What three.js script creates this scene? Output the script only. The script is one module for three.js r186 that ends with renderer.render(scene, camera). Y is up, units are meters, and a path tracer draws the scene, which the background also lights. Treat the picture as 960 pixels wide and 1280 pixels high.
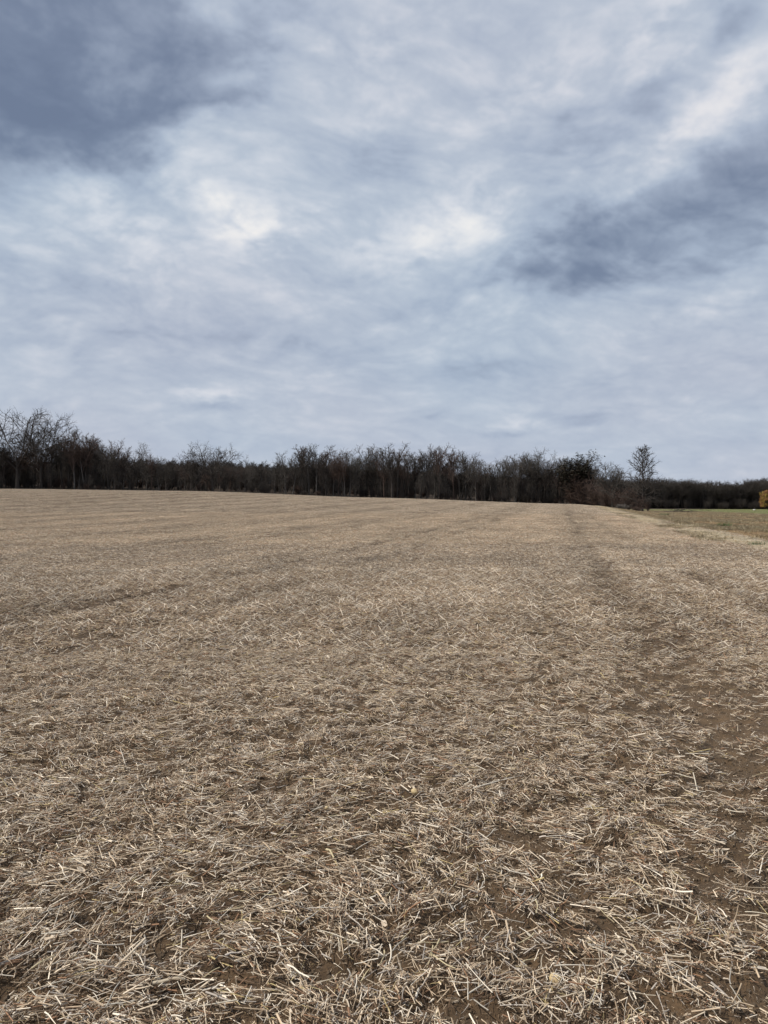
import * as THREE from 'three';
import { mergeGeometries } from 'three/addons/utils/BufferGeometryUtils.js';

// ---------------------------------------------------------------- camera, sky, sun, exposure
const EYE = 1.55, FOCAL = 967, HORIZON = 634;             // eye height in metres, focal length and horizon row in photo pixels (960 x 1280)
const YAW = 12.8 * Math.PI / 180, CY = Math.cos(YAW), SY = Math.sin(YAW);   // the field's rows run along -z; the camera looks 12.8 degrees to their left
const scene = new THREE.Scene();
const camera = new THREE.PerspectiveCamera(2 * Math.atan(640 / FOCAL) * 180 / Math.PI, 960 / 1280, 0.05, 6000);
camera.position.set(0, EYE, 0);
camera.rotation.order = 'YXZ';
camera.rotation.set(-Math.atan((640 - HORIZON) / FOCAL), YAW, 0);
scene.add(camera);

const renderer = new THREE.WebGLRenderer();
renderer.toneMapping = THREE.LinearToneMapping;
renderer.toneMappingExposure = 2.5;
renderer.shadowMap.enabled = true;

// small tools -------------------------------------------------------------------------------
function rng(seed) { let a = seed >>> 0; return () => { a = (a + 0x6D2B79F5) | 0; let t = Math.imul(a ^ (a >>> 15), 1 | a); t = (t + Math.imul(t ^ (t >>> 7), 61 | t)) ^ t; return ((t ^ (t >>> 14)) >>> 0) / 4294967296; }; }
const PERM = new Uint8Array(512), GX = new Float64Array(256), GY = new Float64Array(256);
{ const r = rng(7); const p = [...Array(256).keys()]; for (let i = 255; i > 0; i--) { const j = Math.floor(r() * (i + 1)); [p[i], p[j]] = [p[j], p[i]]; } for (let i = 0; i < 512; i++) PERM[i] = p[i & 255]; for (let i = 0; i < 256; i++) { const a = r() * 6.28318; GX[i] = Math.cos(a); GY[i] = Math.sin(a); } }
function noise(x, y) {                                      // gradient noise, about -0.7 .. 0.7
  const xi = Math.floor(x), yi = Math.floor(y), xf = x - xi, yf = y - yi, X = xi & 255, Y = yi & 255;
  const u = xf * xf * xf * (xf * (xf * 6 - 15) + 10), v = yf * yf * yf * (yf * (yf * 6 - 15) + 10);
  const a = PERM[PERM[X] + Y], b = PERM[PERM[X + 1] + Y], c = PERM[PERM[X] + Y + 1], d = PERM[PERM[X + 1] + Y + 1];
  const n0 = GX[a] * xf + GY[a] * yf, n1 = GX[b] * (xf - 1) + GY[b] * yf, n2 = GX[c] * xf + GY[c] * (yf - 1), n3 = GX[d] * (xf - 1) + GY[d] * (yf - 1);
  const p = n0 + u * (n1 - n0), q = n2 + u * (n3 - n2); return p + v * (q - p);
}
function fbm(x, y, oct, gain = 0.5) { let s = 0, a = 1; for (let i = 0; i < oct; i++) { s += a * noise(x, y); x = x * 2.03 + 17.3; y = y * 2.03 + 5.1; a *= gain; } return s; }
const gauss = (r) => (r() + r() + r() + r() - 2) * 1.2;
const clamp = (v, a = 0, b = 1) => v < a ? a : v > b ? b : v;
const smooth = (a, b, v) => { const t = clamp((v - a) / (b - a)); return t * t * (3 - 2 * t); };
const lin = (c) => { c /= 255; return c <= 0.04045 ? c / 12.92 : Math.pow((c + 0.055) / 1.055, 2.4); };
function table(rows, v) { if (v <= rows[0][0]) return rows[0][1]; for (let i = 1; i < rows.length; i++) if (v <= rows[i][0]) { const [a, p] = rows[i - 1], [b, q] = rows[i]; const t = (v - a) / (b - a), s = t * t * (3 - 2 * t) * 0.5 + t * 0.5; return p + (q - p) * s; } return rows[rows.length - 1][1]; }

// the overcast sky: one computed equirectangular image, cloud masses in azimuth and height ----
{
  const FW = 1440, FH = 360, field = new Float32Array(FW * FH);        // cloud masses, 0.25 degrees a cell, azimuth from the camera's axis, height 0..90
  const blob = (az, el, rx, ry, rot, amp, pw = 1) => {
    const c = Math.cos(rot * Math.PI / 180), s = Math.sin(rot * Math.PI / 180), R = Math.max(rx, ry) * 2.2;
    for (let j = Math.max(0, Math.floor((el - R) * 4)); j < Math.min(FH, (el + R) * 4); j++) {
      const k = Math.cos(Math.min(80, j / 4) * Math.PI / 180);
      for (let i = -Math.ceil(R / k * 4); i <= R / k * 4; i++) {
        const dx = i / 4 * k, dy = j / 4 - el, x = (dx * c + dy * s) / rx, y = (-dx * s + dy * c) / ry, q = x * x + y * y;
        if (q > 4.6) continue;
        const ii = (((Math.round((az + 180) * 4) + i) % FW) + FW) % FW;
        field[j * FW + ii] += amp * Math.exp(-Math.pow(q, pw));
      }
    }
  };
  const px = (x, y, rx, ry, rot, amp, pw) => { const t = (x - 480) / FOCAL, az = Math.atan(t); blob(az * 180 / Math.PI, Math.atan((HORIZON - y) / FOCAL * Math.cos(az)) * 180 / Math.PI, rx / 17.5, ry / 17.5, rot, amp, pw); };
  // dark masses seen in the photograph (centre and reach in photo pixels, turned into azimuth and height)
  px(45, 62, 195, 134, 8, -0.41, 2.0); px(-40, 130, 150, 60, 10, -0.08, 1.1); px(215, 25, 50, 50, 20, -0.06); px(330, 20, 80, 22, 12, -0.10); px(265, 80, 34, 22, 30, -0.10); px(385, 45, 30, 16, 30, -0.08);
  px(855, 270, 205, 66, 17, -0.25, 1.6); px(975, 235, 120, 58, 22, -0.10, 1.5); px(735, 312, 105, 30, 10, -0.16, 1.8); px(905, 345, 70, 22, 12, -0.08); px(905, 335, 80, 24, 15, -0.12);
  px(790, 140, 100, 36, 32, -0.15); px(900, 60, 80, 40, 30, -0.10); px(480, 180, 60, 70, 70, -0.12); px(690, 175, 70, 26, 25, -0.11);
  px(130, 375, 190, 46, -6, -0.10); px(310, 410, 90, 26, -8, -0.09); px(590, 470, 120, 18, 4, -0.08); px(800, 480, 120, 18, 8, -0.07); px(60, 425, 60, 12, 0, -0.08); px(520, 400, 150, 50, 0, -0.05); px(640, 60, 60, 60, 20, -0.06);
  // brighter breaks
  px(330, 275, 85, 34, -30, 0.24); px(395, 285, 55, 14, 8, 0.12); px(300, 240, 26, 16, -40, 0.10); px(545, 305, 70, 30, 25, 0.20); px(625, 245, 50, 24, 30, 0.12); px(640, 115, 75, 34, 10, 0.15); px(430, 60, 60, 50, 40, 0.16);
  px(245, 130, 40, 50, 50, 0.17); px(225, 185, 45, 36, 20, 0.10); px(40, 215, 110, 26, -20, 0.19); px(140, 240, 80, 40, 0, 0.08); px(830, 8, 70, 20, 34, 0.20); px(815, 88, 60, 12, 34, 0.14); px(830, 195, 85, 20, 30, 0.20); px(930, 130, 60, 34, 40, 0.15); px(640, 300, 60, 30, 0, 0.08);
  px(860, 405, 130, 16, 14, 0.07); px(170, 330, 90, 26, 0, 0.09); px(265, 495, 44, 7, 2, 0.16); px(285, 508, 42, 6, 2, -0.14); px(640, 535, 32, 6, 4, 0.16); px(628, 545, 36, 5, 4, -0.12); px(750, 522, 60, 6, 3, -0.09); px(545, 520, 14, 5, 10, -0.10); px(730, 520, 40, 6, 3, -0.05); px(45, 437, 26, 7, 0, 0.09); px(730, 370, 110, 30, 0, 0.05);
  const r = rng(91);                                                   // the same sky goes on all round
  for (let i = 0; i < 150; i++) {
    const az = r() * 360 - 180, el = 4 + Math.asin(r()) * 57; if (Math.abs(az) < 34 && el < 42) continue;
    const big = r() < 0.3, s = (0.35 + 0.65 * el / 60);
    if (big) blob(az, el, (7 + 6 * r()) * s, (3.5 + 4 * r()) * s, 30 * (r() - 0.5) + 12, -0.2 - 0.26 * r(), 1.4); else blob(az, el, (3 + 4 * r()) * s, (1.2 + 2 * r()) * s, 60 * (r() - 0.5) + 15, r() < 0.6 ? 0.08 + 0.14 * r() : -0.06 - 0.1 * r());
  }
  const ramp = [[0, 110, 124, 149], [0.14, 121, 135, 159], [0.3, 147, 160, 181], [0.44, 169, 182, 201], [0.56, 185, 196, 211], [0.7, 208, 214, 224], [0.85, 230, 231, 234], [1.0, 246, 243, 240]].map(([k, ...c]) => [k, ...c.map((v) => lin(v) / 2.5)]);
  const W = 4096, H = 2048, data = new Float32Array(W * H * 4);
  const sample = (az, el) => { const x = ((az + 180) * 4 % FW + FW) % FW, y = clamp(el * 4, 0, FH - 1.01), i = Math.floor(x), j = Math.floor(y), fx = x - i, fy = y - j, i2 = (i + 1) % FW; return (field[j * FW + i] * (1 - fx) + field[j * FW + i2] * fx) * (1 - fy) + (field[(j + 1) * FW + i] * (1 - fx) + field[(j + 1) * FW + i2] * fx) * fy; };
  for (let j = 0; j < H; j++) {
    const el = ((j + 0.5) / H - 0.5) * Math.PI, up = Math.sin(el), flat = Math.cos(el);
    for (let i = 0; i < W; i++) {
      const o = (j * W + i) * 4; data[o + 3] = 1;
      if (el <= 0) { data[o] = 0.12; data[o + 1] = 0.10; data[o + 2] = 0.08; continue; }
      const th = ((i + 0.5) / W - 0.5) * 2 * Math.PI, dx = Math.cos(th) * flat, dz = Math.sin(th) * flat;
      const right = dx * CY - dz * SY, fwd = -dx * SY - dz * CY;       // relative to the camera's axis
      const p = right / (up + 0.26), q = fwd / (up + 0.26);            // on the cloud layer
      const c = 0.91, s = 0.42, a = p * c + q * s, b = (-p * s + q * c);   // streets drift from low left to high right
      const w1 = fbm(a * 1.7 + 3, b * 1.7 + 9, 3), w2 = fbm(a * 1.7 + 40, b * 1.7 - 12, 3);
      const soft = 0.3 + 5.4 * up;
      const az = Math.atan2(right, fwd) * 180 / Math.PI, ed = el * 180 / Math.PI;
      const m1 = fbm(a * 5.5 - 7, b * 5.5 + 3, 6, 0.6), m2 = fbm(a * 5.5 + 60, b * 5.5 + 33, 6, 0.6);
      let v = sample(az + (w1 * 2.6 + m1 * 1.5) * soft * 0.7 / Math.max(0.25, flat), ed + (w2 * 1.4 + m2 * 1.1) * soft * 0.6);
      const big = fbm(a * 1.0 + w1 * 0.3 + 11, b * 1.1 + w2 * 0.3, 3), mid = fbm(a * 3.4 + w1 * 0.7, b * 4.0 + w2 * 0.7 + 5, 6, 0.54);
      const puff = Math.abs(fbm(a * 4.8 + w2 * 0.9, b * 5.4 + w1 * 0.9 + 8, 6, 0.58)), edge = fbm(a * 15 + m2 * 0.6, b * 17 + m1 * 0.6, 4, 0.6);
      const low = smooth(0.02, 0.36, up);                              // lumps are far off and flattened near the horizon
      if (v > 0) v *= clamp(0.66 + 1.1 * mid + 0.5 * edge, 0.2, 0.95);                 // breaks are ragged
      v = 0.58 - 0.04 * (1 - low) + v + (0.06 * big + 0.15 * mid + 0.22 * (puff - 0.24) + 0.06 * edge) * (0.34 + 0.66 * low);
      v = clamp(v, 0.02, 1);
      let k = 1; while (k < ramp.length - 1 && v > ramp[k][0]) k++;
      const A = ramp[k - 1], B = ramp[k], t = clamp((v - A[0]) / (B[0] - A[0]));
      const warm = 0.035 * noise(a * 1.3 + 70, b * 1.6 + 20) + 0.014 * (1 - low);        // some veils are pinkish, some bluish
      data[o] = (A[1] + (B[1] - A[1]) * t) * (1 + warm * 1.5); data[o + 1] = (A[2] + (B[2] - A[2]) * t) * (1 - warm * 0.2); data[o + 2] = (A[3] + (B[3] - A[3]) * t) * (1 - warm * 0.5);
    }
  }
  const sky = new THREE.DataTexture(data, W, H, THREE.RGBAFormat, THREE.FloatType);
  sky.mapping = THREE.EquirectangularReflectionMapping; sky.magFilter = THREE.LinearFilter; sky.minFilter = THREE.LinearFilter; sky.needsUpdate = true;
  scene.background = sky; scene.environment = sky;
}
const sun = new THREE.DirectionalLight(new THREE.Color(1.0, 0.93, 0.82), 1.5);
sun.position.set(100 * (-0.62 * CY + 0.18 * SY), 78, 100 * (0.62 * SY + 0.18 * CY));   // high, from the left and a little behind: the pebble's shadow falls to its right sun.shadow.radius = 22; sun.castShadow = true;
Object.assign(sun.shadow.camera, { left: -150, right: 150, top: 150, bottom: -150, near: 1, far: 500 });
scene.add(sun, sun.target);

// ---------------------------------------------------------------- terrain
const toWorld = (px, D) => { const X = (px - 480) / FOCAL * D; return [X * CY - D * SY, -(X * SY + D * CY)]; };
const RISE = [[-400, 8.4], [-200, 7.5], [-148, 7.0], [-100, 6.1], [-50, 4.1], [3, 2.3], [8, 1.9], [17, 0.55], [40, 0.3], [400, 0.3]];
const TRACKS = []; for (let k = 0; k < 14; k++) TRACKS.push([1.0 - 8.2 * k, 0.34 + 0.01 * k, k ? 0.6 : 0.8], [3.05 - 8.2 * k, 0.32 + 0.01 * k, k ? 0.5 : 0.55]);   // the combine's wheel marks, one pass every 8.2 m
const swath = (x) => Math.cos((x + 2.8) / 8.2 * 6.28318);   // chopped straw lies thickest behind the middle of each pass
function track(x, z) {                                     // how deep in a wheel track a place is, 0..1
  let t = 0; for (const [c, w, a] of TRACKS) { const d = Math.abs(x - c - 0.25 * noise(z * 0.05, c)); if (d < w * 2) t = Math.max(t, a * Math.exp(-d * d / (w * w) * 1.4) * clamp(0.75 + 1.1 * noise(z * 0.33, c * 3.7))); } return t;
}
function terrain(x, z) { const w = -z > 100 ? edgeOfWood(x, z) : -1; return table(RISE, x) * smooth(12, 215, -z) + (w > 0 ? 0.045 * Math.min(w, 130) * smooth(0, 12, w) : 0); }   // the wooded land goes on rising
function ground(x, z) {
  const d = Math.hypot(x, z); let h = terrain(x, z);
  if (d < 90) {
    const f = 1 - smooth(60, 90, d);
    h += f * (0.03 * noise(x * 0.7, z * 0.6) + 0.025 * noise(x * 1.7, z * 1.9 + 31) - 0.07 * track(x, z));
    if (d < 22) h += (1 - smooth(14, 22, d)) * (0.026 * noise(x * 4.3 + 8, z * 4.3) + 0.026 * noise(x * 9.7, z * 9.7 + 4) + 0.010 * noise(x * 29, z * 29));
  }
  return h;
}
const edgeOfWood = (x, z) => { const X = x * CY - z * SY, D = -x * SY - z * CY; return D > 20 ? D - table([[-0.6, 206], [-0.25, 216], [0, 225], [0.24, 240], [0.28, 430], [0.7, 470]], X / D) : -1; };
const regionOf = (x, z) => x + 0.8 * noise(z * 0.05, 3) + 0.4 * noise(z * 0.3, 9 + x * 0.1);

// how much residue covers the soil at a place, 0..1
function cover(x, z) {
  const e = regionOf(x, z);
  let d = 0.66 + 0.25 * noise(x * 0.45 + 4, z * 0.35) + 0.35 * noise(x * 1.7, z * 1.9 + 31) + 0.7 * noise(x * 4.3 + 8, z * 4.3) + 1.15 * noise(x * 9.7, z * 9.7 + 4);
  d -= 0.55 * track(x, z);
  if (e < 7) d += 0.15 * swath(x) + 0.12 * Math.sin(x * 8.2 + 1.5 * noise(x * 0.3, z * 0.05));                 // passes and sown rows
  if (e > 8.8) d -= 0.30;
  return clamp(d, 0.06, 1);
}

// ---------------------------------------------------------------- materials
function dataTexture(n, fn, srgb) {
  const a = new Uint8Array(n * n * 4);
  for (let j = 0; j < n; j++) for (let i = 0; i < n; i++) { const c = fn(i / n, j / n, i, j), o = (j * n + i) * 4; a[o] = clamp(c[0]) * 255; a[o + 1] = clamp(c[1]) * 255; a[o + 2] = clamp(c[2]) * 255; a[o + 3] = 255; }
  const t = new THREE.DataTexture(a, n, n); t.wrapS = t.wrapT = THREE.RepeatWrapping; t.magFilter = THREE.LinearFilter; t.minFilter = THREE.LinearMipmapLinearFilter; t.generateMipmaps = true; if (srgb) t.colorSpace = THREE.SRGBColorSpace; t.needsUpdate = true; return t;
}
const SOIL = 1024, height = new Float32Array(SOIL * SOIL), chaff = new Float32Array(SOIL * SOIL);   // one tile of 2.4 m
{
  const r = rng(5);
  const wrap = (u, v, k, s) => { const c = (a, b) => noise(a * k + s, b * k + s * 1.7); const fu = u, fv = v; return (c(u, v) * (1 - fu) + c(u - 1, v) * fu) * (1 - fv) + (c(u, v - 1) * (1 - fu) + c(u - 1, v - 1) * fu) * fv; };
  for (let j = 0; j < SOIL; j++) for (let i = 0; i < SOIL; i++) { const u = i / SOIL, v = j / SOIL; height[j * SOIL + i] = 0.5 + 0.35 * wrap(u, v, 14, 3) + 0.3 * wrap(u, v, 41, 9) + 0.25 * wrap(u, v, 97, 21) + (r() - 0.5) * 0.12; }
  for (let k = 0; k < 5200; k++) {                          // trodden-in fibres of old straw
    let x = r() * SOIL, y = r() * SOIL, a = r() * 6.283, l = 6 + r() * 34, tone = 0.35 + 0.65 * r();
    for (let s = 0; s < l; s++) { a += (r() - 0.5) * 0.12; x += Math.cos(a); y += Math.sin(a); const o = (((y | 0) % SOIL + SOIL) % SOIL) * SOIL + (((x | 0) % SOIL + SOIL) % SOIL); chaff[o] = Math.max(chaff[o], tone); height[o] += 0.1; }
  }
}
const soilMap = dataTexture(SOIL, (u, v, i, j) => { const o = j * SOIL + i, f = chaff[o], b = 0.60 + 0.16 * noise(u * 23 + 70, v * 23) + 0.14 * noise(u * 260, v * 260); return [b * (1 - f * 0.5) + f * 0.50, b * 0.975 * (1 - f * 0.5) + f * 0.48, b * 0.95 * (1 - f * 0.5) + f * 0.45]; }, true);
const soilBump = dataTexture(SOIL, (u, v, i, j) => { const h = height[j * SOIL + i] * 0.6; return [h, h, h]; });
const M = {
  soil: new THREE.MeshStandardMaterial({ name: 'soil', map: soilMap, bumpMap: soilBump, bumpScale: 0.045, roughness: 1, vertexColors: true }),
  straw: new THREE.MeshStandardMaterial({ name: 'straw', roughness: 0.85, vertexColors: true }),
  clod: new THREE.MeshStandardMaterial({ name: 'clod', roughness: 1, vertexColors: true }),
  trunk: new THREE.MeshStandardMaterial({ name: 'trunk_bark', color: new THREE.Color().setRGB(0.095, 0.086, 0.078), roughness: 0.95 }),
  bark: new THREE.MeshStandardMaterial({ name: 'bark', color: new THREE.Color().setRGB(0.050, 0.041, 0.035), roughness: 0.95 }),
  barkGrey: new THREE.MeshStandardMaterial({ name: 'grey_bark', color: new THREE.Color().setRGB(0.076, 0.066, 0.057), roughness: 0.95 }),
  barkPale: new THREE.MeshStandardMaterial({ name: 'pale_bark', color: new THREE.Color().setRGB(0.17, 0.155, 0.14), roughness: 0.95 }),
  barkRed: new THREE.MeshStandardMaterial({ name: 'red_brown_bark', color: new THREE.Color().setRGB(0.090, 0.060, 0.048), roughness: 0.95 }),
  needles: new THREE.MeshStandardMaterial({ name: 'dark_foliage', color: new THREE.Color().setRGB(0.042, 0.038, 0.025), roughness: 1 }),
  russet: new THREE.MeshStandardMaterial({ name: 'russet_leaves', color: new THREE.Color().setRGB(0.33, 0.17, 0.06), roughness: 0.9, vertexColors: true }),
  green: new THREE.MeshStandardMaterial({ name: 'green_blades', roughness: 0.8, vertexColors: true }),
  stone: new THREE.MeshStandardMaterial({ name: 'stone', color: new THREE.Color().setRGB(0.52, 0.40, 0.22), roughness: 0.85 }),
  paleStone: new THREE.MeshStandardMaterial({ name: 'pale_stone', color: new THREE.Color().setRGB(0.62, 0.60, 0.56), roughness: 0.9 }),
};
const names = {};
const numbered = (n) => { const k = names[n] = (names[n] ?? -1) + 1; return k ? n + '_' + String(k).padStart(3, '0') : n; };
function tag(o, label, category, group) { o.userData.label = label; o.userData.category = category; if (group) o.userData.group = group; return o; }
function part(name, g, m, parent) { const o = new THREE.Mesh(g, m); o.name = name; o.castShadow = o.receiveShadow = true; parent.add(o); return o; }

// ---------------------------------------------------------------- the ground: one sheet, finer near the camera and in view
{
  const ang = []; for (let i = 0; i <= 420; i++) ang.push(-0.72 + 1.44 * i / 420); for (let i = 1; i < 90; i++) ang.push(0.72 + (2 * Math.PI - 1.44) * i / 90);
  const rad = [0]; for (let r = 0.25; r < 4200; r *= r > 1.2 && r < 9 ? 1.007 : 1.022) rad.push(r);
  const A = ang.length, R = rad.length, pos = new Float32Array(A * R * 3), col = new Float32Array(A * R * 3), uv = new Float32Array(A * R * 2), idx = [];
  for (let j = 0; j < R; j++) for (let i = 0; i < A; i++) {
    const t = ang[i] - 0.0, x = rad[j] * (Math.sin(t) * CY - Math.cos(t) * SY), z = -rad[j] * (Math.sin(t) * SY + Math.cos(t) * CY), o = j * A + i;
    pos.set([x, ground(x, z), z], o * 3); uv.set([x / 2.4, -z / 2.4], o * 2);
    const e = regionOf(x, z), w = edgeOfWood(x, z), n = noise(x * 0.21, z * 0.21), n2 = noise(x * 1.1, z * 1.1);
    let c = [0.27 + 0.05 * n + 0.05 * n2, 0.182 + 0.04 * n + 0.035 * n2, 0.103 + 0.025 * n + 0.022 * n2];
    if (e > 8.8) c = [0.33 + 0.08 * n, 0.265 + 0.07 * n, 0.15 + 0.05 * n];
    if (e > 36 && w < 0) c = [0.40, 0.40, 0.18];
    if (w > 0) c = [0.15, 0.105, 0.07];
    col.set(c, o * 3);
  }
  for (let j = 0; j < R - 1; j++) for (let i = 0; i < A; i++) { const a = j * A + i, b = j * A + (i + 1) % A, c = a + A, d = b + A; if (j) idx.push(a, b, d); idx.push(a, d, c); }
  const g = new THREE.BufferGeometry(); g.setAttribute('position', new THREE.BufferAttribute(pos, 3)); g.setAttribute('color', new THREE.BufferAttribute(col, 3)); g.setAttribute('uv', new THREE.BufferAttribute(uv, 2)); g.setIndex(idx); g.computeVertexNormals();
  if (g.attributes.normal.getY(5 * A + 5) < 0) { for (let i = 0; i < idx.length; i += 3) { const t = idx[i]; idx[i] = idx[i + 1]; idx[i + 1] = t; } g.setIndex(idx); g.computeVertexNormals(); }
  const o = new THREE.Mesh(g, M.soil); o.name = 'ground'; o.userData = { kind: 'structure', label: 'brown soil of the harvested field and the land around it' }; o.receiveShadow = o.castShadow = true; scene.add(o);
}

// ---------------------------------------------------------------- trees
class Tubes {
  constructor() { this.p = []; this.n = []; this.i = []; }
  add(nodes, sides) {                                       // nodes: [x, y, z, radius]
    const base = this.p.length / 3, N = nodes.length;
    let ux = 0, uy = 0, uz = 0;
    for (let k = 0; k < N; k++) {
      const a = nodes[Math.max(0, k - 1)], b = nodes[Math.min(N - 1, k + 1)];
      let tx = b[0] - a[0], ty = b[1] - a[1], tz = b[2] - a[2]; const tl = Math.hypot(tx, ty, tz) || 1; tx /= tl; ty /= tl; tz /= tl;
      if (!k) { if (Math.abs(ty) < 0.9) { ux = -tz; uy = 0; uz = tx; } else { ux = 1; uy = 0; uz = 0; } }
      const d = ux * tx + uy * ty + uz * tz; ux -= d * tx; uy -= d * ty; uz -= d * tz; const ul = Math.hypot(ux, uy, uz) || 1; ux /= ul; uy /= ul; uz /= ul;
      const vx = ty * uz - tz * uy, vy = tz * ux - tx * uz, vz = tx * uy - ty * ux;
      for (let s = 0; s < sides; s++) { const t = s / sides * 6.28318, c = Math.cos(t), q = Math.sin(t), nx = c * ux + q * vx, ny = c * uy + q * vy, nz = c * uz + q * vz; this.p.push(nodes[k][0] + nx * nodes[k][3], nodes[k][1] + ny * nodes[k][3], nodes[k][2] + nz * nodes[k][3]); this.n.push(nx, ny, nz); }
    }
    for (let k = 0; k < N - 1; k++) for (let s = 0; s < sides; s++) { const a = base + k * sides + s, b = base + k * sides + (s + 1) % sides, c = a + sides, d = b + sides; this.i.push(a, b, d, a, d, c); }
  }
  quad(c, u, v) { const b = this.p.length / 3, n = [u[1] * v[2] - u[2] * v[1], u[2] * v[0] - u[0] * v[2], u[0] * v[1] - u[1] * v[0]], l = Math.hypot(...n) || 1; for (const [s, t] of [[-1, -1], [1, -1], [1, 1], [-1, 1]]) { this.p.push(c[0] + s * u[0] + t * v[0], c[1] + s * u[1] + t * v[1], c[2] + s * u[2] + t * v[2]); this.n.push(n[0] / l, n[1] / l, n[2] / l); } this.i.push(b, b + 1, b + 2, b, b + 2, b + 3); }
  build() { const g = new THREE.BufferGeometry(); g.setAttribute('position', new THREE.Float32BufferAttribute(this.p, 3)); g.setAttribute('normal', new THREE.Float32BufferAttribute(this.n, 3)); g.setIndex(this.i); return g; }
}
// a bare tree one unit tall: levels of branches, each a row of settings
function growTree(spec, seed) {
  const r = rng(seed), trunk = new Tubes(), crown = new Tubes(), tips = [];
  const ran = (a) => Array.isArray(a) ? a[0] + (a[1] - a[0]) * r() : a;
  function branch(p, dir, len, rad, level) {
    const S = spec[level], n = S.segs, nodes = [[...p, rad * (level ? 1 : 1.35)]], at = [[p, dir]];
    let q = p.slice(), d = dir.slice();
    for (let k = 1; k <= n; k++) {
      d = [d[0] + (r() - 0.5) * 2 * S.wander, d[1] + (r() - 0.5) * 1.4 * S.wander + S.up, d[2] + (r() - 0.5) * 2 * S.wander]; const l = Math.hypot(...d); d = d.map((v) => v / l);
      q = [q[0] + d[0] * len / n, q[1] + d[1] * len / n, q[2] + d[2] * len / n];
      nodes.push([...q, Math.max(rad * (1 - (S.taper ?? 0.85) * k / n), S.least)]); at.push([q, d]);
    }
    (level ? crown : trunk).add(nodes, S.sides);
    if (level === spec.length - 1) { tips.push([q, d]); return; }
    const C = spec[level + 1], count = Math.round(ran(S.children)); let spin = r() * 6.283;
    for (let c = 0; c < count; c++) {
      const t = S.from + (S.to - S.from) * Math.pow((c + r() * 0.9) / count, S.crowd ?? 1), f = t * n, k = Math.min(n - 1, Math.floor(f)), g = f - k;
      const o = at[k][0].map((v, m) => v + (at[k + 1][0][m] - v) * g), pd = at[k + 1][1];
      spin += 2.4 + (r() - 0.5) * 1.2;
      const ang = ran(C.angle) * Math.PI / 180 * (S.open ? S.open(t) : 1);
      let ax = Math.abs(pd[1]) < 0.95 ? [-pd[2], 0, pd[0]] : [1, 0, 0]; let l = Math.hypot(...ax); ax = ax.map((v) => v / l);
      const bx = [pd[1] * ax[2] - pd[2] * ax[1], pd[2] * ax[0] - pd[0] * ax[2], pd[0] * ax[1] - pd[1] * ax[0]], sn = Math.sin(ang), cs = Math.cos(ang);
      const nd = pd.map((v, m) => v * cs + (ax[m] * Math.cos(spin) + bx[m] * Math.sin(spin)) * sn);
      const pr = rad * (1 - (S.taper ?? 0.85) * t);
      branch(o, nd, len * ran(C.len) * (S.shape ? S.shape(t) : 1), Math.max(Math.min(pr * 0.75, pr * ran(C.rad)), C.least), level + 1);
    }
  }
  branch([0, -0.02, 0], [spec.lean ?? 0, 1, 0], spec.trunk, spec.girth, 0);
  if (spec.forks) for (const [dx, dz, l, g] of spec.forks) branch([0, -0.02, 0], [dx, 1, dz], spec.trunk * l, spec.girth * g, 0);
  return { trunk: trunk.build(), crown, tips, r };
}
const tw = 0.0010, forest = (o = {}) => Object.assign([
  { segs: 9, sides: 6, wander: 0.05, up: 0.02, least: 0.001, children: [15, 18], from: o.from ?? 0.34, to: 0.99, taper: 0.90, shape: (t) => 1.12 - 0.75 * t, open: (t) => 1.1 - 0.35 * t },
  { segs: 5, sides: 4, wander: 0.14, up: 0.10, least: 0.0034, angle: [26, 56], len: [0.22, 0.38], rad: [0.4, 0.65], children: [5, 6], from: 0.15, to: 1 },
  { segs: 3, sides: 3, wander: 0.18, up: 0.07, least: 0.0022, angle: [30, 60], len: [0.35, 0.6], rad: [0.5, 0.7], children: [4, 5], from: 0.15, to: 1 },
  { segs: 2, sides: 3, wander: 0.2, up: 0.05, least: 0.0014, angle: [25, 60], len: [0.4, 0.65], rad: [0.5, 0.7], children: [2, 3], from: 0.2, to: 1 },
  { segs: 1, sides: 3, wander: 0.2, up: 0.05, least: tw, angle: [20, 55], len: [0.5, 0.8], rad: 0.6, children: 0 }], { trunk: 0.9, girth: 0.0125, lean: 0 }, o);
const oak = (o = {}) => Object.assign([
  { segs: 4, sides: 7, wander: 0.05, up: 0.03, least: 0.004, children: [6, 8], from: 0.55, to: 1, taper: 0.5 },
  { segs: 8, sides: 5, wander: 0.17, up: 0.07, least: 0.005, angle: o.spread ?? [24, 62], len: [1.2, 1.75], rad: [0.45, 0.7], children: [9, 12], from: 0.2, to: 1, shape: (t) => 1.15 - 0.45 * t },
  { segs: 5, sides: 3, wander: 0.22, up: 0.05, least: 0.0029, angle: [35, 70], len: [0.3, 0.46], rad: [0.45, 0.65], children: [6, 7], from: 0.15, to: 1 },
  { segs: 3, sides: 3, wander: 0.24, up: 0.04, least: 0.0018, angle: [30, 65], len: [0.34, 0.55], rad: [0.5, 0.7], children: [4, 5], from: 0.15, to: 1 },
  { segs: 2, sides: 3, wander: 0.25, up: 0.03, least: tw, angle: [25, 60], len: [0.4, 0.7], rad: 0.6, children: 0 }], { trunk: 0.38, girth: 0.022 }, o);
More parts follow.
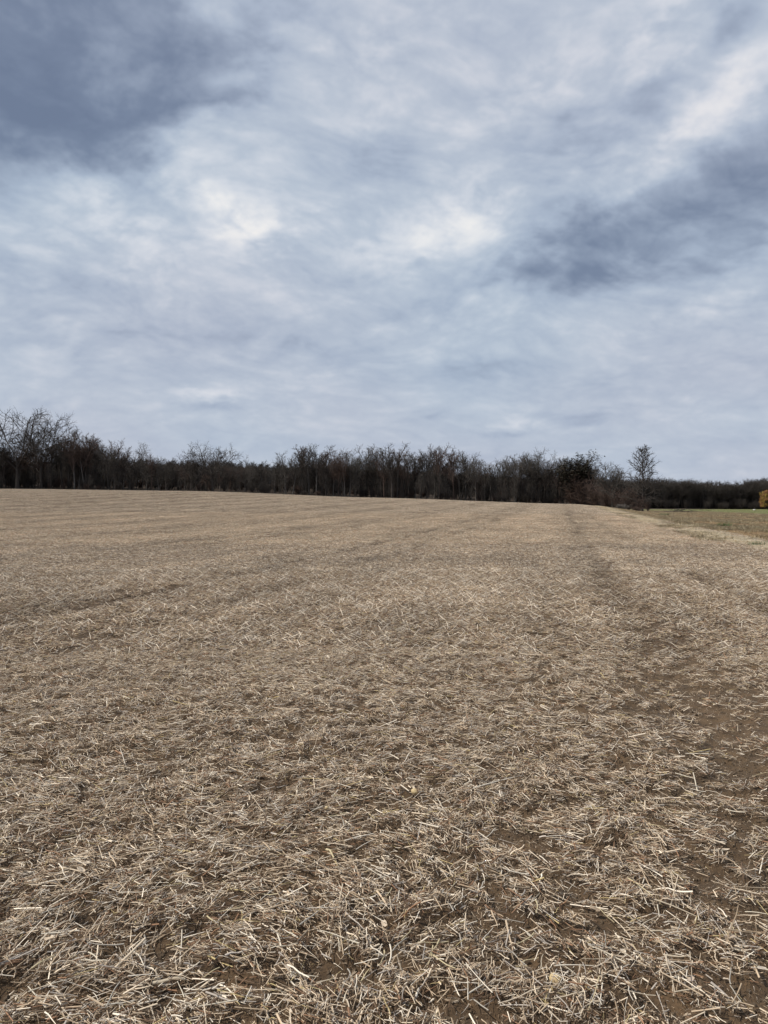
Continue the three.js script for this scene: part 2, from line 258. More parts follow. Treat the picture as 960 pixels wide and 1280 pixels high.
const wood = (o = {}) => Object.assign([
  { segs: 7, sides: 6, wander: 0.05, up: 0.03, least: 0.003, children: o.few ? [6, 7] : [8, 11], from: 0.5, to: 1, taper: 0.55 },
  { segs: 6, sides: 4, wander: 0.12, up: 0.07, least: 0.0038, angle: [10, 50], len: [0.62, 0.95].map((v) => v * (0.52 / (o.trunk ?? 0.5)) * (0.9 - 0.35 * ((o.trunk ?? 0.5) - 0.4) / 0.3)), rad: [0.4, 0.65], children: [6, 8], from: 0.25, to: 1, shape: (t) => 1.15 - 0.5 * t },
  { segs: 3, sides: 3, wander: 0.18, up: 0.05, least: 0.0020, angle: [25, 58], len: [0.26, 0.42], rad: [0.45, 0.65], children: [4, 5], from: 0.15, to: 1 },
  { segs: 2, sides: 3, wander: 0.2, up: 0.04, least: 0.0012, angle: [25, 60], len: [0.36, 0.6], rad: [0.5, 0.7], children: [3, 4], from: 0.15, to: 1 },
  { segs: 1, sides: 3, wander: 0.2, up: 0.03, least: 0.0008, angle: [25, 60], len: [0.45, 0.75], rad: 0.6, children: 0 }], { trunk: 0.5, girth: 0.013 }, o);
const conical = Object.assign([
  { segs: 10, sides: 6, wander: 0.02, up: 0.02, least: 0.0012, children: 44, from: 0.16, to: 0.99, taper: 0.93, crowd: 0.9, shape: (t) => t < 0.4 ? 1.0 : 1.0 - 0.8 * (t - 0.4) / 0.6 + 0.12, open: (t) => 1.25 - 0.65 * t },
  { segs: 6, sides: 4, wander: 0.10, up: 0.04, least: 0.0042, angle: [52, 80], len: [0.2, 0.36], rad: [0.3, 0.45], children: [6, 8], from: 0.15, to: 1 },
  { segs: 3, sides: 3, wander: 0.18, up: 0.07, least: 0.0026, angle: [30, 60], len: [0.3, 0.5], rad: [0.5, 0.7], children: [3, 4], from: 0.2, to: 1 },
  { segs: 2, sides: 3, wander: 0.2, up: 0.05, least: 0.0014, angle: [25, 55], len: [0.4, 0.7], rad: 0.6, children: 0 }], { trunk: 1.0, girth: 0.015 });
const shrub = (o = {}) => Object.assign([
  { segs: 5, sides: 4, wander: 0.12, up: 0.0, least: 0.005, children: [6, 8], from: 0.12, to: 1, taper: 0.85 },
  { segs: 4, sides: 3, wander: 0.2, up: 0.05, least: 0.0045, angle: [22, 55], len: [0.3, 0.5], rad: [0.5, 0.7], children: [3, 4], from: 0.15, to: 1 },
  { segs: 2, sides: 3, wander: 0.25, up: 0.04, least: 0.0035, angle: [25, 60], len: [0.35, 0.6], rad: 0.6, children: [1, 2], from: 0.2, to: 1 },
  { segs: 1, sides: 3, wander: 0.25, up: 0.04, least: 0.003, angle: [25, 60], len: [0.4, 0.7], rad: 0.6, children: 0 }],
  { trunk: 0.78, girth: 0.010, lean: 0.1, forks: [...Array(o.stems ?? 13)].map((_, i) => { const t = i * 2.39996, s = 0.12 + 0.4 * ((i * 7) % 5) / 5; return [Math.cos(t) * s, Math.sin(t) * s, 0.75 + 0.3 * ((i * 3) % 4) / 4, 0.6 + 0.3 * ((i * 5) % 3) / 3]; }) }, o);

const kinds = {};
function kind(name, spec, seed, finish) { const t = growTree(spec, seed); if (finish) finish(t); kinds[name] = { trunk: t.trunk, crown: t.crown.build(), extra: t.extra }; for (const g of [kinds[name].crown]) g.computeBoundingBox(); kinds[name].top = kinds[name].crown.boundingBox.max.y; }
for (let i = 0; i < 7; i++) kind('forest' + i, wood({ trunk: [0.50, 0.62, 0.42, 0.68, 0.36, 0.56, 0.54][i], lean: [0, 0.03, 0, -0.03, 0, 0.02, 0.12][i] }), 100 + i * 13);
for (let i = 0; i < 3; i++) kind('forked' + i, wood({ trunk: 0.5, lean: 0.08, girth: 0.010, forks: [[-0.2, 0.05, 0.95, 0.85]], few: 1 }), 300 + i * 17);
for (let i = 0; i < 2; i++) kind('sapling' + i, forest({ from: 0.25 }), 600 + i * 7);
for (let i = 0; i < 4; i++) kind('oak' + i, oak(i === 3 ? { trunk: 0.36, girth: 0.022, spread: [14, 80] } : { spread: [16, 68] }), 500 + i * 19);
kind('conical', conical, 703);
kind('shrub0', shrub(), 801); kind('shrub1', shrub({ stems: 18, lean: -0.1 }), 802); kind('vase', oak({ trunk: 0.3, girth: 0.016, spread: [8, 38] }), 804);
const leafy = (size, per, spread) => (t) => { const L = new Tubes(), r = t.r; for (const [q] of t.tips) for (let k = 0; k < per; k++) { const c = q.map((v) => v + (r() - 0.5) * spread), a = r() * 6.28, b = (r() - 0.5) * 2, s = size * (0.5 + r()); L.quad(c, [Math.cos(a) * s, b * s * 0.5, Math.sin(a) * s], [-Math.sin(a) * s * 0.6, s * 0.5 * (r() - 0.3), Math.cos(a) * s * 0.6]); } t.extra = L.build(); };
kind('dense', oak({ trunk: 0.42, girth: 0.02, spread: [12, 56] }), 901, leafy(0.011, 6, 0.07));
kind('russet', oak({ trunk: 0.3, girth: 0.025 }), 911, (t) => {
  const L = new Tubes(), r = t.r, cols = [];
  for (let k = 0; k < 130; k++) { const a = r() * 6.283, q = Math.sqrt(r()), h = r(), R = 0.72 * Math.sqrt(Math.max(0.05, 1 - Math.pow(Math.abs(h - 0.35) / 0.68, 2))) * (0.75 + 0.3 * r()), c = [Math.cos(a) * q * R, 0.22 + h * 0.74, Math.sin(a) * q * R], gold = r() < 0.4;
    for (let n = 0; n < 46; n++) { const b = [0, 1, 2].map((m) => c[m] + gauss(r) * 0.055), s = 0.012 + 0.012 * r(), d = r() * 6.283, e = gauss(r), v = 0.6 + 0.6 * r(); L.quad(b, [Math.cos(d) * s, e * s, Math.sin(d) * s], [-Math.sin(d) * s * 0.6, s * 0.5, Math.cos(d) * s * 0.6]); for (let m = 0; m < 4; m++) cols.push(v, v * (gold ? 1.3 : 1), v * (gold ? 0.9 : 1.15)); } }
  t.extra = L.build(); t.extra.setAttribute('color', new THREE.Float32BufferAttribute(cols, 3)); });

const wr = rng(41);
function placeTree(name, label, category, group, kindName, m, [x, z], tall, turn, wide = 1, foliage) {
  const K = kinds[kindName], t = new THREE.Group(); t.name = numbered(name); scene.add(t);
  part('trunk', K.trunk, name === 'woodland_tree' && wr() < 0.55 ? M.trunk : m, t); part('crown', K.crown, m, t); if (K.extra && foliage) part('foliage', K.extra, foliage, t);
  const s = tall / K.top; t.scale.set(s * wide, s, s * wide); t.position.set(x, ground(x, z) - 0.02 * s, z); t.rotation.y = turn;
  return tag(t, label, category, group);
}
const woodD = (px) => table([[-200, 206], [0, 212], [240, 217], [480, 226], [720, 242]], px);
const tallAt = (px, topY, D) => { const [x, z] = toWorld(px, D); return (HORIZON - topY) / FOCAL * D + EYE - ground(x, z); };
// trees of their own in the skyline
for (const [name, label, kindName, mat, px, top, dD, turn, wide] of [
  ['oak_tree', 'tallest bare oak with a broad rounded crown at the high end of the wood', 'oak0', M.bark, 22, 501, 1, 0.6, 1.05],
  ['oak_tree', 'tall bare oak with a leaning crown right beside the tallest oak', 'oak1', M.bark, 52, 510, 2, 2.2, 0.9],
  ['oak_tree', 'wide low bare oak on the outer side of the tallest oak', 'oak2', M.bark, -8, 526, 4, 4.0, 0.95],
  ['oak_tree', 'bare oak with a round open crown standing proud of a low stretch of wood', 'oak3', M.bark, 266, 548, -1, 1.1, 0.95],
  ['oak_tree', 'bare pale topped oak with a wide flat crown above the low wood', 'oak1', M.barkGrey, 183, 551, 4, 0.3, 0.95],
  ['slender_tree', 'slender bare tree with a small fan shaped top next to the round crowned oak', 'vase', M.bark, 239, 559, -3, 1.3, 0.9],
  ['oak_tree', 'small upright bare oak just past the round crowned oak', 'oak2', M.barkGrey, 306, 566, -1, 5.0, 0.7],
  ['tall_tree', 'tallest bare tree in the middle of the wood with a ragged bushy top', 'forest2', M.bark, 490, 549, -2, 2.0, 1.25],
  ['tall_tree', 'bare tree with pale branching top rising from the wood near the hedgerow', 'oak3', M.barkGrey, 667, 556, 4, 3.3, 0.72],
  ['tall_tree', 'bare grey low branched tree in front of the reddish part of the wood', 'forest4', M.barkGrey, 595, 566, -3, 0.4, 1],
]) { const D = woodD(px) + dD; placeTree(name, label, 'tree', undefined, kindName, mat, toWorld(px, D), tallAt(px, top, D), turn, wide); }
// the front of the wood, tree by tree
const WOOD_TOP = [[-60, 550], [0, 556], [62, 553], [78, 534], [88, 531], [108, 535], [125, 545], [145, 546], [162, 564], [200, 568], [216, 575], [236, 588], [262, 592], [292, 588], [304, 579], [325, 578], [345, 573], [357, 565], [380, 555], [400, 556], [440, 559], [460, 557], [475, 560], [510, 562], [530, 561], [545, 554], [565, 561], [590, 566], [605, 570], [618, 576], [630, 571], [645, 568], [662, 566], [685, 563], [703, 572], [745, 574]];
{
  const looks = { forest0: 'with an upright oval crown', forest1: 'with a long clear lower trunk', forest2: 'with a full deep crown', forest3: 'with a short high crown', forest4: 'with limbs from low on its trunk', forest5: 'with a tall open crown', forest6: 'with a leaning trunk', forked0: 'forking at the ground', forked1: 'with two stems from one root', forked2: 'with twin spreading stems' };
  const tones = [[M.bark, 'dark'], [M.barkGrey, 'grey brown'], [M.barkRed, 'reddish brown'], [M.bark, 'dark']];
  const list = Object.keys(looks); let n = 0;
  for (let px = -34; px < 742; px += 5.6 + 3.4 * wr()) {
    const k = list[Math.floor(wr() * list.length)], [mat, tone] = tones[px > 540 && px < 610 && wr() < 0.6 ? 2 : Math.floor(wr() * 4)], D = woodD(px) + 1 + 9 * wr();
    const top = table(WOOD_TOP, px) - 5 + (wr() < 0.6 ? 4 * wr() : 6 + 12 * wr());
    placeTree('woodland_tree', `bare ${tone} woodland tree ${looks[k]} at the field edge`, 'tree', `${tone} woodland trees ${looks[k]}`, k, mat, toWorld(px, D), tallAt(px, top, D), wr() * 6.283, 0.8 + 0.4 * wr()); n++;
  }
}
// the rest of the wood and its undergrowth: a mass nobody could count
const mat4 = new THREE.Matrix4(), quat = new THREE.Quaternion(), YUP = new THREE.Vector3(0, 1, 0), v3 = new THREE.Vector3(), s3 = new THREE.Vector3();
function mass(name, label, sets) {                          // sets: [geometry, material, [[x, y, z, height scale, wide, turn] ...]]
  const g = new THREE.Group(); g.name = name; g.userData = { kind: 'stuff', label }; scene.add(g);
  for (const [i, [geo, m, rows, part]] of sets.entries()) { const o = new THREE.InstancedMesh(geo, m, rows.length); rows.forEach(([x, y, z, s, w, t], k) => o.setMatrixAt(k, mat4.compose(v3.set(x, y, z), quat.setFromAxisAngle(YUP, t), s3.set(s * w, s, s * w)))); o.name = part ?? 'trees'; o.castShadow = o.receiveShadow = true; o.userData.kind = 'stuff'; g.add(o); }
  return g;
}
const whole = (k) => mergeGeometries([kinds[k].trunk, kinds[k].crown]);
{
  const sets = ['forest0', 'forest2', 'forest4', 'forked1'].map((k, i) => [whole(k), [M.bark, M.barkGrey, M.bark, M.barkRed][i], [], 'trees', kinds[k].top]);
  for (let i = 0; i < 620; i++) {
    const px = -240 + 990 * wr(), back = 8 + 75 * wr(), D = woodD(px) + back, [x, z] = toWorld(px, D), top = table(WOOD_TOP, px) + 17 + 22 * wr(), s = sets[Math.floor(wr() * 4)];
    const tall = Math.max(8, tallAt(px, top, D)); s[2].push([x, ground(x, z) - 0.3, z, tall / s[4], 0.9 + 0.4 * wr(), wr() * 6.283]);
  }
  mass('woodland', 'mass of bare trees filling the wood behind its front row', sets);
  const under = [['shrub0', M.bark, 2, 2.5], ['sapling0', M.barkGrey, 4, 5], ['sapling1', M.bark, 5, 5], ['shrub1', M.barkRed, 1.5, 2.5]].map(([k, m, lo, more]) => [whole(k), m, [], 'bushes', kinds[k].top, lo, more]);
  for (let i = 0; i < 3000; i++) {
    const px = -240 + 990 * wr(), D = woodD(px) - 1 + 110 * wr(), [x, z] = toWorld(px, D), s = under[Math.floor(wr() * 3.3)];
    s[2].push([x, ground(x, z) - 0.1, z, (s[5] + s[6] * wr()) / s[4], 0.9 + 0.5 * wr(), wr() * 6.283]);
  }
  mass('undergrowth', 'dark tangle of bushes and saplings along the foot of the wood', under);
}
// the far wood beyond the green field
{
  const sets = ['forest0', 'forest2', 'forest4', 'forked1'].map((k, i) => [whole(k), [M.bark, M.barkGrey, M.bark, M.bark][i], [], 'trees', kinds[k].top]);
  const under = [['shrub0', M.bark], ['shrub1', M.bark]].map(([k, m]) => [whole(k), m, [], 'bushes', kinds[k].top]);
  for (let i = 0; i < 900; i++) {
    const px = 690 + 480 * wr(), D = 452 + 70 * wr() * wr(), [x, z] = toWorld(px, D), s = sets[Math.floor(wr() * 4)];
    const top = table([[690, 596], [800, 597], [860, 600], [900, 602], [925, 603], [945, 597], [1200, 598]], px) + (wr() < 0.2 ? -4 * wr() : 1 + 5 * wr()); s[2].push([x, ground(x, z) - 0.3, z, tallAt(px, top, D) / s[4], 1.0 + 0.4 * wr(), wr() * 6.283]);
    for (let q = 0; q < 2; q++) { const D2 = 447 + 75 * wr(), [x2, z2] = toWorld(690 + 480 * wr(), D2), u = under[q]; u[2].push([x2, ground(x2, z2) - 0.1, z2, (3 + 6 * wr()) / u[4], 1 + 0.5 * wr(), wr() * 6.283]); }
  }
  mass('far_woodland', 'far even wood of dark bare trees beyond the green field', [...sets, ...under]);
}
// hedgerow where the wood meets the field boundary
placeTree('vine_clad_tree', 'dark bushy topped tree at the end of the wood above the reddish hedge', 'tree', undefined, 'dense', M.barkRed, toWorld(726, 236), tallAt(726, 562, 236), 0.4, 1.15, M.needles);
placeTree('multi_stem_tree', 'small bare many stemmed tree with fine upright twigs in the hedgerow', 'tree', undefined, 'vase', M.barkGrey, toWorld(766, 205), tallAt(766, 570, 205), 2.0, 1.15);
placeTree('lone_tree', 'tall bare tree with level side branches and pointed top at the hedgerow end', 'tree', undefined, 'conical', M.bark, toWorld(803, 182), tallAt(803, 553, 182), 0.9, 1.05);
placeTree('russet_tree', 'low rounded tree still in russet leaf beyond the green field', 'tree', undefined, 'russet', M.bark, toWorld(960, 300), tallAt(960, 619, 300), 0.5, 0.66, M.russet);
for (const [px, D, top, k, w, label] of [
  [713, 240, 590, 'shrub0', 1.1, 'reddish brown thicket bush against the dark end of the wood'], [728, 232, 582, 'shrub1', 1.2, 'tall reddish brown thicket bush below the dark bushy topped tree'], [744, 222, 588, 'shrub0', 1.1, 'reddish brown thicket bush between the bushy topped tree and the many stemmed tree'],
  [757, 214, 600, 'shrub1', 1.1, 'reddish brown bush at the foot of the many stemmed tree'], [772, 204, 604, 'shrub0', 1.2, 'loose reddish brown bush past the many stemmed tree'], [786, 192, 603, 'shrub1', 1.1, 'reddish brown bush between the many stemmed tree and the lone pointed tree'], [800, 181, 614, 'shrub0', 0.8, 'reddish brown bush wrapped round the foot of the lone pointed tree'], [810, 184, 622, 'shrub1', 0.8, 'last low bush of the hedgerow past the lone pointed tree'],
]) placeTree('hedgerow_bush', label, 'bush', 'reddish bushes of the hedgerow', k, M.barkRed, toWorld(px, D), tallAt(px, top, D), px, w);
for (const [px, D, h, label] of [[778, 186, 1.9, 'pile of grey cut branches at the foot of the hedgerow beside the pale grass'], [795, 176, 1.5, 'low brown brush heap in front of the lone pointed tree']]) {
  const K = kinds.shrub1, t = new THREE.Group(), [x, z] = toWorld(px, D); t.name = numbered('brush_heap'); scene.add(t); part('stems', K.trunk, px < 790 ? M.barkPale : M.barkRed, t); part('twigs', K.crown, px < 790 ? M.barkPale : M.barkRed, t);
  const s = h * 2 / K.top; t.scale.set(s * 1.5, s * 0.5, s * 1.5); t.position.set(x, ground(x, z) - 0.05, z); t.rotation.y = px; tag(t, label, 'brush heap');
}
{ // a fallen tree lying past the end of the hedgerow
  const K = kinds.oak2, t = new THREE.Group(), [x, z] = toWorld(818, 172); t.name = 'fallen_tree'; scene.add(t); const lie = new THREE.Group();
  const s = 12.5 / K.top; for (const [n, g] of [['trunk', K.trunk], ['crown', K.crown]]) { const c = g.clone(); c.scale(1, 1, 0.28).rotateX(0).rotateZ(-Math.PI / 2).scale(s, s * 0.22, s * 0.5); part(n, c, M.barkGrey, t); }
  t.position.set(x, ground(x, z) + 0.12, z); t.rotation.y = YAW * 0.6; tag(t, 'fallen bare tree lying on the ground past the hedgerow end', 'fallen tree');
}
{ // pale lump by the russet tree
  const g = new THREE.IcosahedronGeometry(0.4, 3), p = g.attributes.position; for (let i = 0; i < p.count; i++) { const x = p.getX(i), y = p.getY(i), z = p.getZ(i), k = 1 + 0.35 * noise(x * 2 + 4, z * 2 + y * 1.3); p.setXYZ(i, x * k * 1.2, y * k * 0.75, z * k); } g.computeVertexNormals();
  const [x, z] = toWorld(942.5, 290), o = new THREE.Mesh(g, M.paleStone); o.name = 'pale_boulder'; o.position.set(x, ground(x, z) + 0.25, z); scene.add(o); tag(o, 'small whitish lump on the green field beside the russet tree', 'boulder');
}

// ---------------------------------------------------------------- straw
const PALETTE = [[[0.53, 0.41, 0.285], 26], [[0.39, 0.295, 0.20], 20], [[0.72, 0.595, 0.445], 23], [[0.85, 0.75, 0.61], 17], [[0.45, 0.395, 0.34], 14], [[0.145, 0.092, 0.056], 24], [[0.30, 0.17, 0.098], 10], [[0.53, 0.42, 0.21], 3]];
const PSUM = PALETTE.reduce((s, p) => s + p[1], 0);
function strawTone(r) { let k = r() * PSUM, i = 0; while ((k -= PALETTE[i][1]) > 0) i++; const c = PALETTE[i][0], b = 0.8 + 0.4 * r(); return [c[0] * b, c[1] * b, c[2] * b]; }
// a stalk one unit long, its thickness and bend in units of its radius
function stalkShape(seed, bend, segs, sides, flat, taper) {
  const r = rng(seed), t = new Tubes(), nodes = []; let y = 0, z = 0, dy = (r() - 0.5) * bend * 0.5, dz = (r() - 0.5) * bend;
  for (let k = 0; k <= segs; k++) { nodes.push([k / segs - 0.5, y, z, 1 - taper * k / segs]); y += dy / segs; z += dz / segs; dy += (r() - 0.5) * bend * 1.1; dz += (r() - 0.5) * bend * 2; }
  // tubes along x: radius is in y and z only, so build the rings by hand
  const g = new THREE.BufferGeometry(), p = [], n = [], idx = [], my = y / 2, mz = z / 2;
  for (let k = 0; k <= segs; k++) for (let s = 0; s < sides; s++) { const a = s / sides * 6.28318 + 0.5, c = Math.cos(a), q = Math.sin(a), [x, cy, cz, rad] = nodes[k]; p.push(x, cy - my + c * rad * flat, cz - mz + q * rad); n.push(0, c / flat, q); }
  for (let k = 0; k < segs; k++) for (let s = 0; s < sides; s++) { const a = k * sides + s, b = k * sides + (s + 1) % sides; idx.push(a, b, b + sides, a, b + sides, a + sides); }
  for (const [o, f] of [[0, 1], [segs * sides, 0]]) for (let s = 1; s < sides - 1; s++) f ? idx.push(o, o + s + 1, o + s) : idx.push(o, o + s, o + s + 1);
  g.setAttribute('position', new THREE.Float32BufferAttribute(p, 3)); g.setAttribute('normal', new THREE.Float32BufferAttribute(n, 3)); g.setIndex(idx); return g;
}
function white(g) { const c = new Float32Array(g.attributes.position.count * 3).fill(1); g.setAttribute('color', new THREE.BufferAttribute(c, 3)); return g; }
const stalks = []; for (let i = 0; i < 9; i++) stalks.push(white(stalkShape(60 + i, [2, 4, 7, 10, 3, 6, 14, 1.5, 9][i], [2, 3, 4, 4, 2, 3, 5, 2, 4][i], 4, [0.9, 0.6, 0.35, 1, 0.25, 1, 0.5, 0.8, 0.25][i], [0.1, 0.3, 0.5, 0.3, 0.2, 0.6, 0.5, 0, 0.7][i])));
function setStraw(m, x, y, z, yaw, pitch, roll, len, rad) {  // fills a Matrix4's elements: turn about x (roll), z (pitch), y (yaw)
  const cy = Math.cos(yaw), sy = Math.sin(yaw), cp = Math.cos(pitch), sp = Math.sin(pitch), cr = Math.cos(roll), sr = Math.sin(roll), e = m.elements;
  const X = [cp * cy, sp, -cp * sy], Y0 = [-sp * cy, cp, sp * sy], Z0 = [sy, 0, cy];
  for (let i = 0; i < 3; i++) { e[i] = X[i] * len; e[4 + i] = (Y0[i] * cr + Z0[i] * sr) * rad; e[8 + i] = (-Y0[i] * sr + Z0[i] * cr) * rad; }
  e[3] = e[7] = e[11] = 0; e[12] = x; e[13] = y; e[14] = z; e[15] = 1; return m;
}
const lie = (x, z, r) => 2.6 * noise(x * 0.55 + 20, z * 0.55) * 3.14159 + gauss(r) * 1.1;      // straw lies in swathes
const litter = new THREE.Group(); litter.name = 'straw_litter'; litter.userData = { kind: 'stuff', label: 'chopped grey and tan straw residue scattered over the harvested field' }; scene.add(litter);
function addCopies(geos, rows, m, name, parent) {            // rows per geometry: flat arrays of 16 + 3 numbers
  geos.forEach((g, i) => { const n = rows[i].length / 19; if (!n) return; const o = new THREE.InstancedMesh(g, m, n), col = new Float32Array(n * 3), a = o.instanceMatrix.array, src = rows[i]; for (let k = 0; k < n; k++) { for (let q = 0; q < 16; q++) a[k * 16 + q] = src[k * 19 + q]; col[k * 3] = src[k * 19 + 16]; col[k * 3 + 1] = src[k * 19 + 17]; col[k * 3 + 2] = src[k * 19 + 18]; } o.instanceColor = new THREE.InstancedBufferAttribute(col, 3); o.name = name; o.castShadow = o.receiveShadow = true; o.userData.kind = 'stuff'; parent.add(o); });
}
function scatter(seed, D0, D1, per, fn) {                    // even random places per square metre over the ground in view
  const r = rng(seed), area = (D) => 0.56 * D * D + 2 * D, a = area(D0), b = area(D1), n = Math.round(per * (b - a));
  for (let i = 0; i < n; i++) { const D = (Math.sqrt(4 + 2.24 * (a + r() * (b - a))) - 2) / 1.12, X = (r() * 2 - 1) * (0.56 * D + 1); fn(X * CY - D * SY, -(X * SY + D * CY), r, D); }
}
const m4 = new THREE.Matrix4();
{ // single stalks near the camera
  const rows = stalks.map(() => []);
  for (const [seed, D0, D1, per] of [[11, 1.0, 4.6, 5900], [12, 4.6, 8.2, 5000]]) scatter(seed, D0, D1, per, (x, z, r) => {
    const c = cover(x, z); if (r() > smooth(0.14, 0.8, c)) return;
    const long = r(), L = long < 0.66 ? 0.015 + 0.03 * r() : long < 0.97 ? 0.034 + 0.055 * r() : 0.08 + 0.08 * r(), rad = 0.0012 + 0.0036 * r() * r() * r() + 0.010 * L * r(), lift = r() * r() * 0.05 * c + 0.02 * c, k = Math.floor(r() * stalks.length), pitch = gauss(r) * 0.24 + (r() < 0.05 ? 0.5 : 0);
    setStraw(m4, x, ground(x, z) + 0.003 + lift + Math.abs(Math.sin(pitch)) * L * 0.4, z, lie(x, z, r), pitch, r() * 6.283, L, rad); rows[k].push(...m4.elements, ...strawTone(r));
  });
  for (const [seed, D0, D1, per] of [[13, 1.0, 4.2, 3000], [14, 4.2, 8.2, 1200]]) scatter(seed, D0, D1, per, (x, z, r) => {      // broken chaff, also on the bare soil
    const L = 0.005 + 0.014 * r(), k = [2, 4, 8, 1][Math.floor(r() * 4)], t = strawTone(r); setStraw(m4, x, ground(x, z) + 0.002 + 0.006 * r(), z, r() * 6.283, gauss(r) * 0.25, r() * 6.283, L, 0.0009 + 0.0022 * r() * r()); rows[k].push(...m4.elements, t[0] * 0.8, t[1] * 0.78, t[2] * 0.76);
  });
  addCopies(stalks, rows, M.straw, 'stalks', litter);
}
{ // crumbs and clods of soil
  const clods = [1, 2, 3, 4].map((k) => { const g = new THREE.IcosahedronGeometry(1, 1), p = g.attributes.position; for (let i = 0; i < p.count; i++) { const x = p.getX(i), y = p.getY(i), z = p.getZ(i), q = 1 + 0.55 * noise(x * 1.6 + k * 7, z * 1.6 + y * 1.1); p.setXYZ(i, x * q, y * q * 0.75, z * q); } g.computeVertexNormals(); return white(g); }), rows = clods.map(() => []);
  for (const [seed, D0, D1, per, big] of [[61, 1.0, 5, 2600, 1], [62, 5, 14, 300, 1.4], [63, 14, 30, 20, 1.8]]) scatter(seed, D0, D1, per, (x, z, r) => {
    if (r() < cover(x, z) * 0.75) return;
    const s = (0.0025 + 0.008 * Math.pow(r(), 3)) * big, b = 0.8 + 0.45 * r(); setStraw(m4, x, ground(x, z) + s * 0.15, z, r() * 6.283, gauss(r) * 0.4, r() * 6.283, s * (0.8 + 0.5 * r()), s); rows[Math.floor(r() * 4)].push(...m4.elements, 0.09 * b, 0.063 * b, 0.039 * b);
  });
  const crumbs = new THREE.Group(); crumbs.name = 'soil_crumbs'; crumbs.userData = { kind: 'stuff', label: 'brown crumbs and clods of bare soil between the straw' }; scene.add(crumbs);
  addCopies(clods, rows, M.clod, 'clods', crumbs);
}
function clump(seed, n, reach, thick, lift) {               // a handful of stalks as one shape with their own tones
  const r = rng(seed), list = [], base = 6.283 * r();
  for (let i = 0; i < n; i++) {
    const g = stalks[Math.floor(r() * 6)].clone(), L = 0.02 + 0.055 * r() + (r() < 0.05 ? 0.07 : 0), a = r() * 6.283, q = Math.sqrt(r()) * reach, pitch = gauss(r) * 0.3;
    g.applyMatrix4(setStraw(new THREE.Matrix4(), Math.cos(a) * q, 0.004 + lift * r() * r() + Math.abs(Math.sin(pitch)) * L * 0.4, Math.sin(a) * q, base + gauss(r) * 1.3, pitch, r() * 6.283, L, (0.0014 + 0.0032 * r() * r()) * thick));
    const t = strawTone(r), c = g.attributes.color.array; for (let k = 0; k < c.length; k += 3) { c[k] = t[0]; c[k + 1] = t[1]; c[k + 2] = t[2]; } list.push(g);
  }
  return mergeGeometries(list);
}
function scatterClumps(seed, D0, D1, per, shapes, name, tint) {
  const rows = shapes.map(() => []);
  scatter(seed, D0, D1, per, (x, z, r, D) => {
    const e = regionOf(x, z); if (e > 36 || edgeOfWood(x, z) > -0.5) return;
    const c = cover(x, z); if (r() > smooth(0.14, 0.8, c)) return;
    const s = 0.85 + 0.35 * r(); let b = 0.72 + 0.56 * r() + 0.2 * noise(x * 0.3, z * 0.12) + 0.3 * noise(x * 0.9, z * 0.25) + (e < 7 ? 0.055 * swath(x) * (1 + 1.6 * noise(x * 0.09, z * 0.02)) : 0) - 0.3 * track(x, z); const t = e > 8.8 ? [0.72 * b, 0.64 * b, 0.50 * b] : [b, b, b];
        setStraw(m4, x, ground(x, z), z, r() * 6.283, 0, 0, s, s); rows[Math.floor(r() * shapes.length)].push(...m4.elements, ...t);
  });
  addCopies(shapes, rows, M.straw, name, litter);
}
scatterClumps(21, 8.0, 19, 400, [1, 2, 3, 4, 5, 6, 7, 8].map((i) => clump(i, 12, 0.065, 1.1, 0.05)), 'tufts');
scatterClumps(24, 18.5, 31, 210, [1, 2, 3, 4, 5, 6].map((i) => clump(80 + i, 24, 0.12, 1.2, 0.06)), 'tufts');
scatterClumps(22, 30, 85, 42, [1, 2, 3, 4, 5].map((i) => clump(30 + i, 70, 0.2, 1.5, 0.07)), 'patches');
scatterClumps(23, 83, 262, 3.6, [1, 2, 3, 4].map((i) => clump(50 + i, 210, 0.65, 2.2, 0.09)), 'mats');

// dead grass on the field boundary, weeds, the green crop
function tuft(seed, n, reach, tall, wide, tones, droop) {
  const r = rng(seed), p = [], nn = [], c = [], idx = [];
  for (let i = 0; i < n; i++) {
    const a = r() * 6.283, q = Math.sqrt(r()) * reach, x0 = Math.cos(a) * q, z0 = Math.sin(a) * q, d = r() * 6.283, h = tall * (0.5 + 0.6 * r()), out = h * droop * (0.3 + r()), w = wide * (0.6 + 0.8 * r()), b = p.length / 3, t = tones[Math.floor(r() * tones.length)], k = 0.8 + 0.4 * r(), sx = -Math.sin(d) * w, sz = Math.cos(d) * w;
    for (const [f, g, s] of [[0, 0, 1], [0.5, 0.62, 0.8], [1, 0.9, 0.1]]) for (const e of [-1, 1]) { p.push(x0 + Math.cos(d) * out * f * f + sx * e * s, h * g - 0.01, z0 + Math.sin(d) * out * f * f + sz * e * s); nn.push(Math.cos(d) * 0.5, 0.8, Math.sin(d) * 0.5); c.push(t[0] * k, t[1] * k, t[2] * k); }
    idx.push(b, b + 1, b + 3, b, b + 3, b + 2, b + 2, b + 3, b + 5, b + 2, b + 5, b + 4);
  }
  const g = new THREE.BufferGeometry(); g.setAttribute('position', new THREE.Float32BufferAttribute(p, 3)); g.setAttribute('normal', new THREE.Float32BufferAttribute(nn, 3)); g.setAttribute('color', new THREE.Float32BufferAttribute(c, 3)); g.setIndex(idx); return g;
}
const DRY = [[0.84, 0.73, 0.51], [0.88, 0.79, 0.59], [0.72, 0.60, 0.40], [0.74, 0.57, 0.41]], FRESH = [[0.26, 0.32, 0.10], [0.33, 0.38, 0.13], [0.42, 0.42, 0.19], [0.60, 0.54, 0.32]];
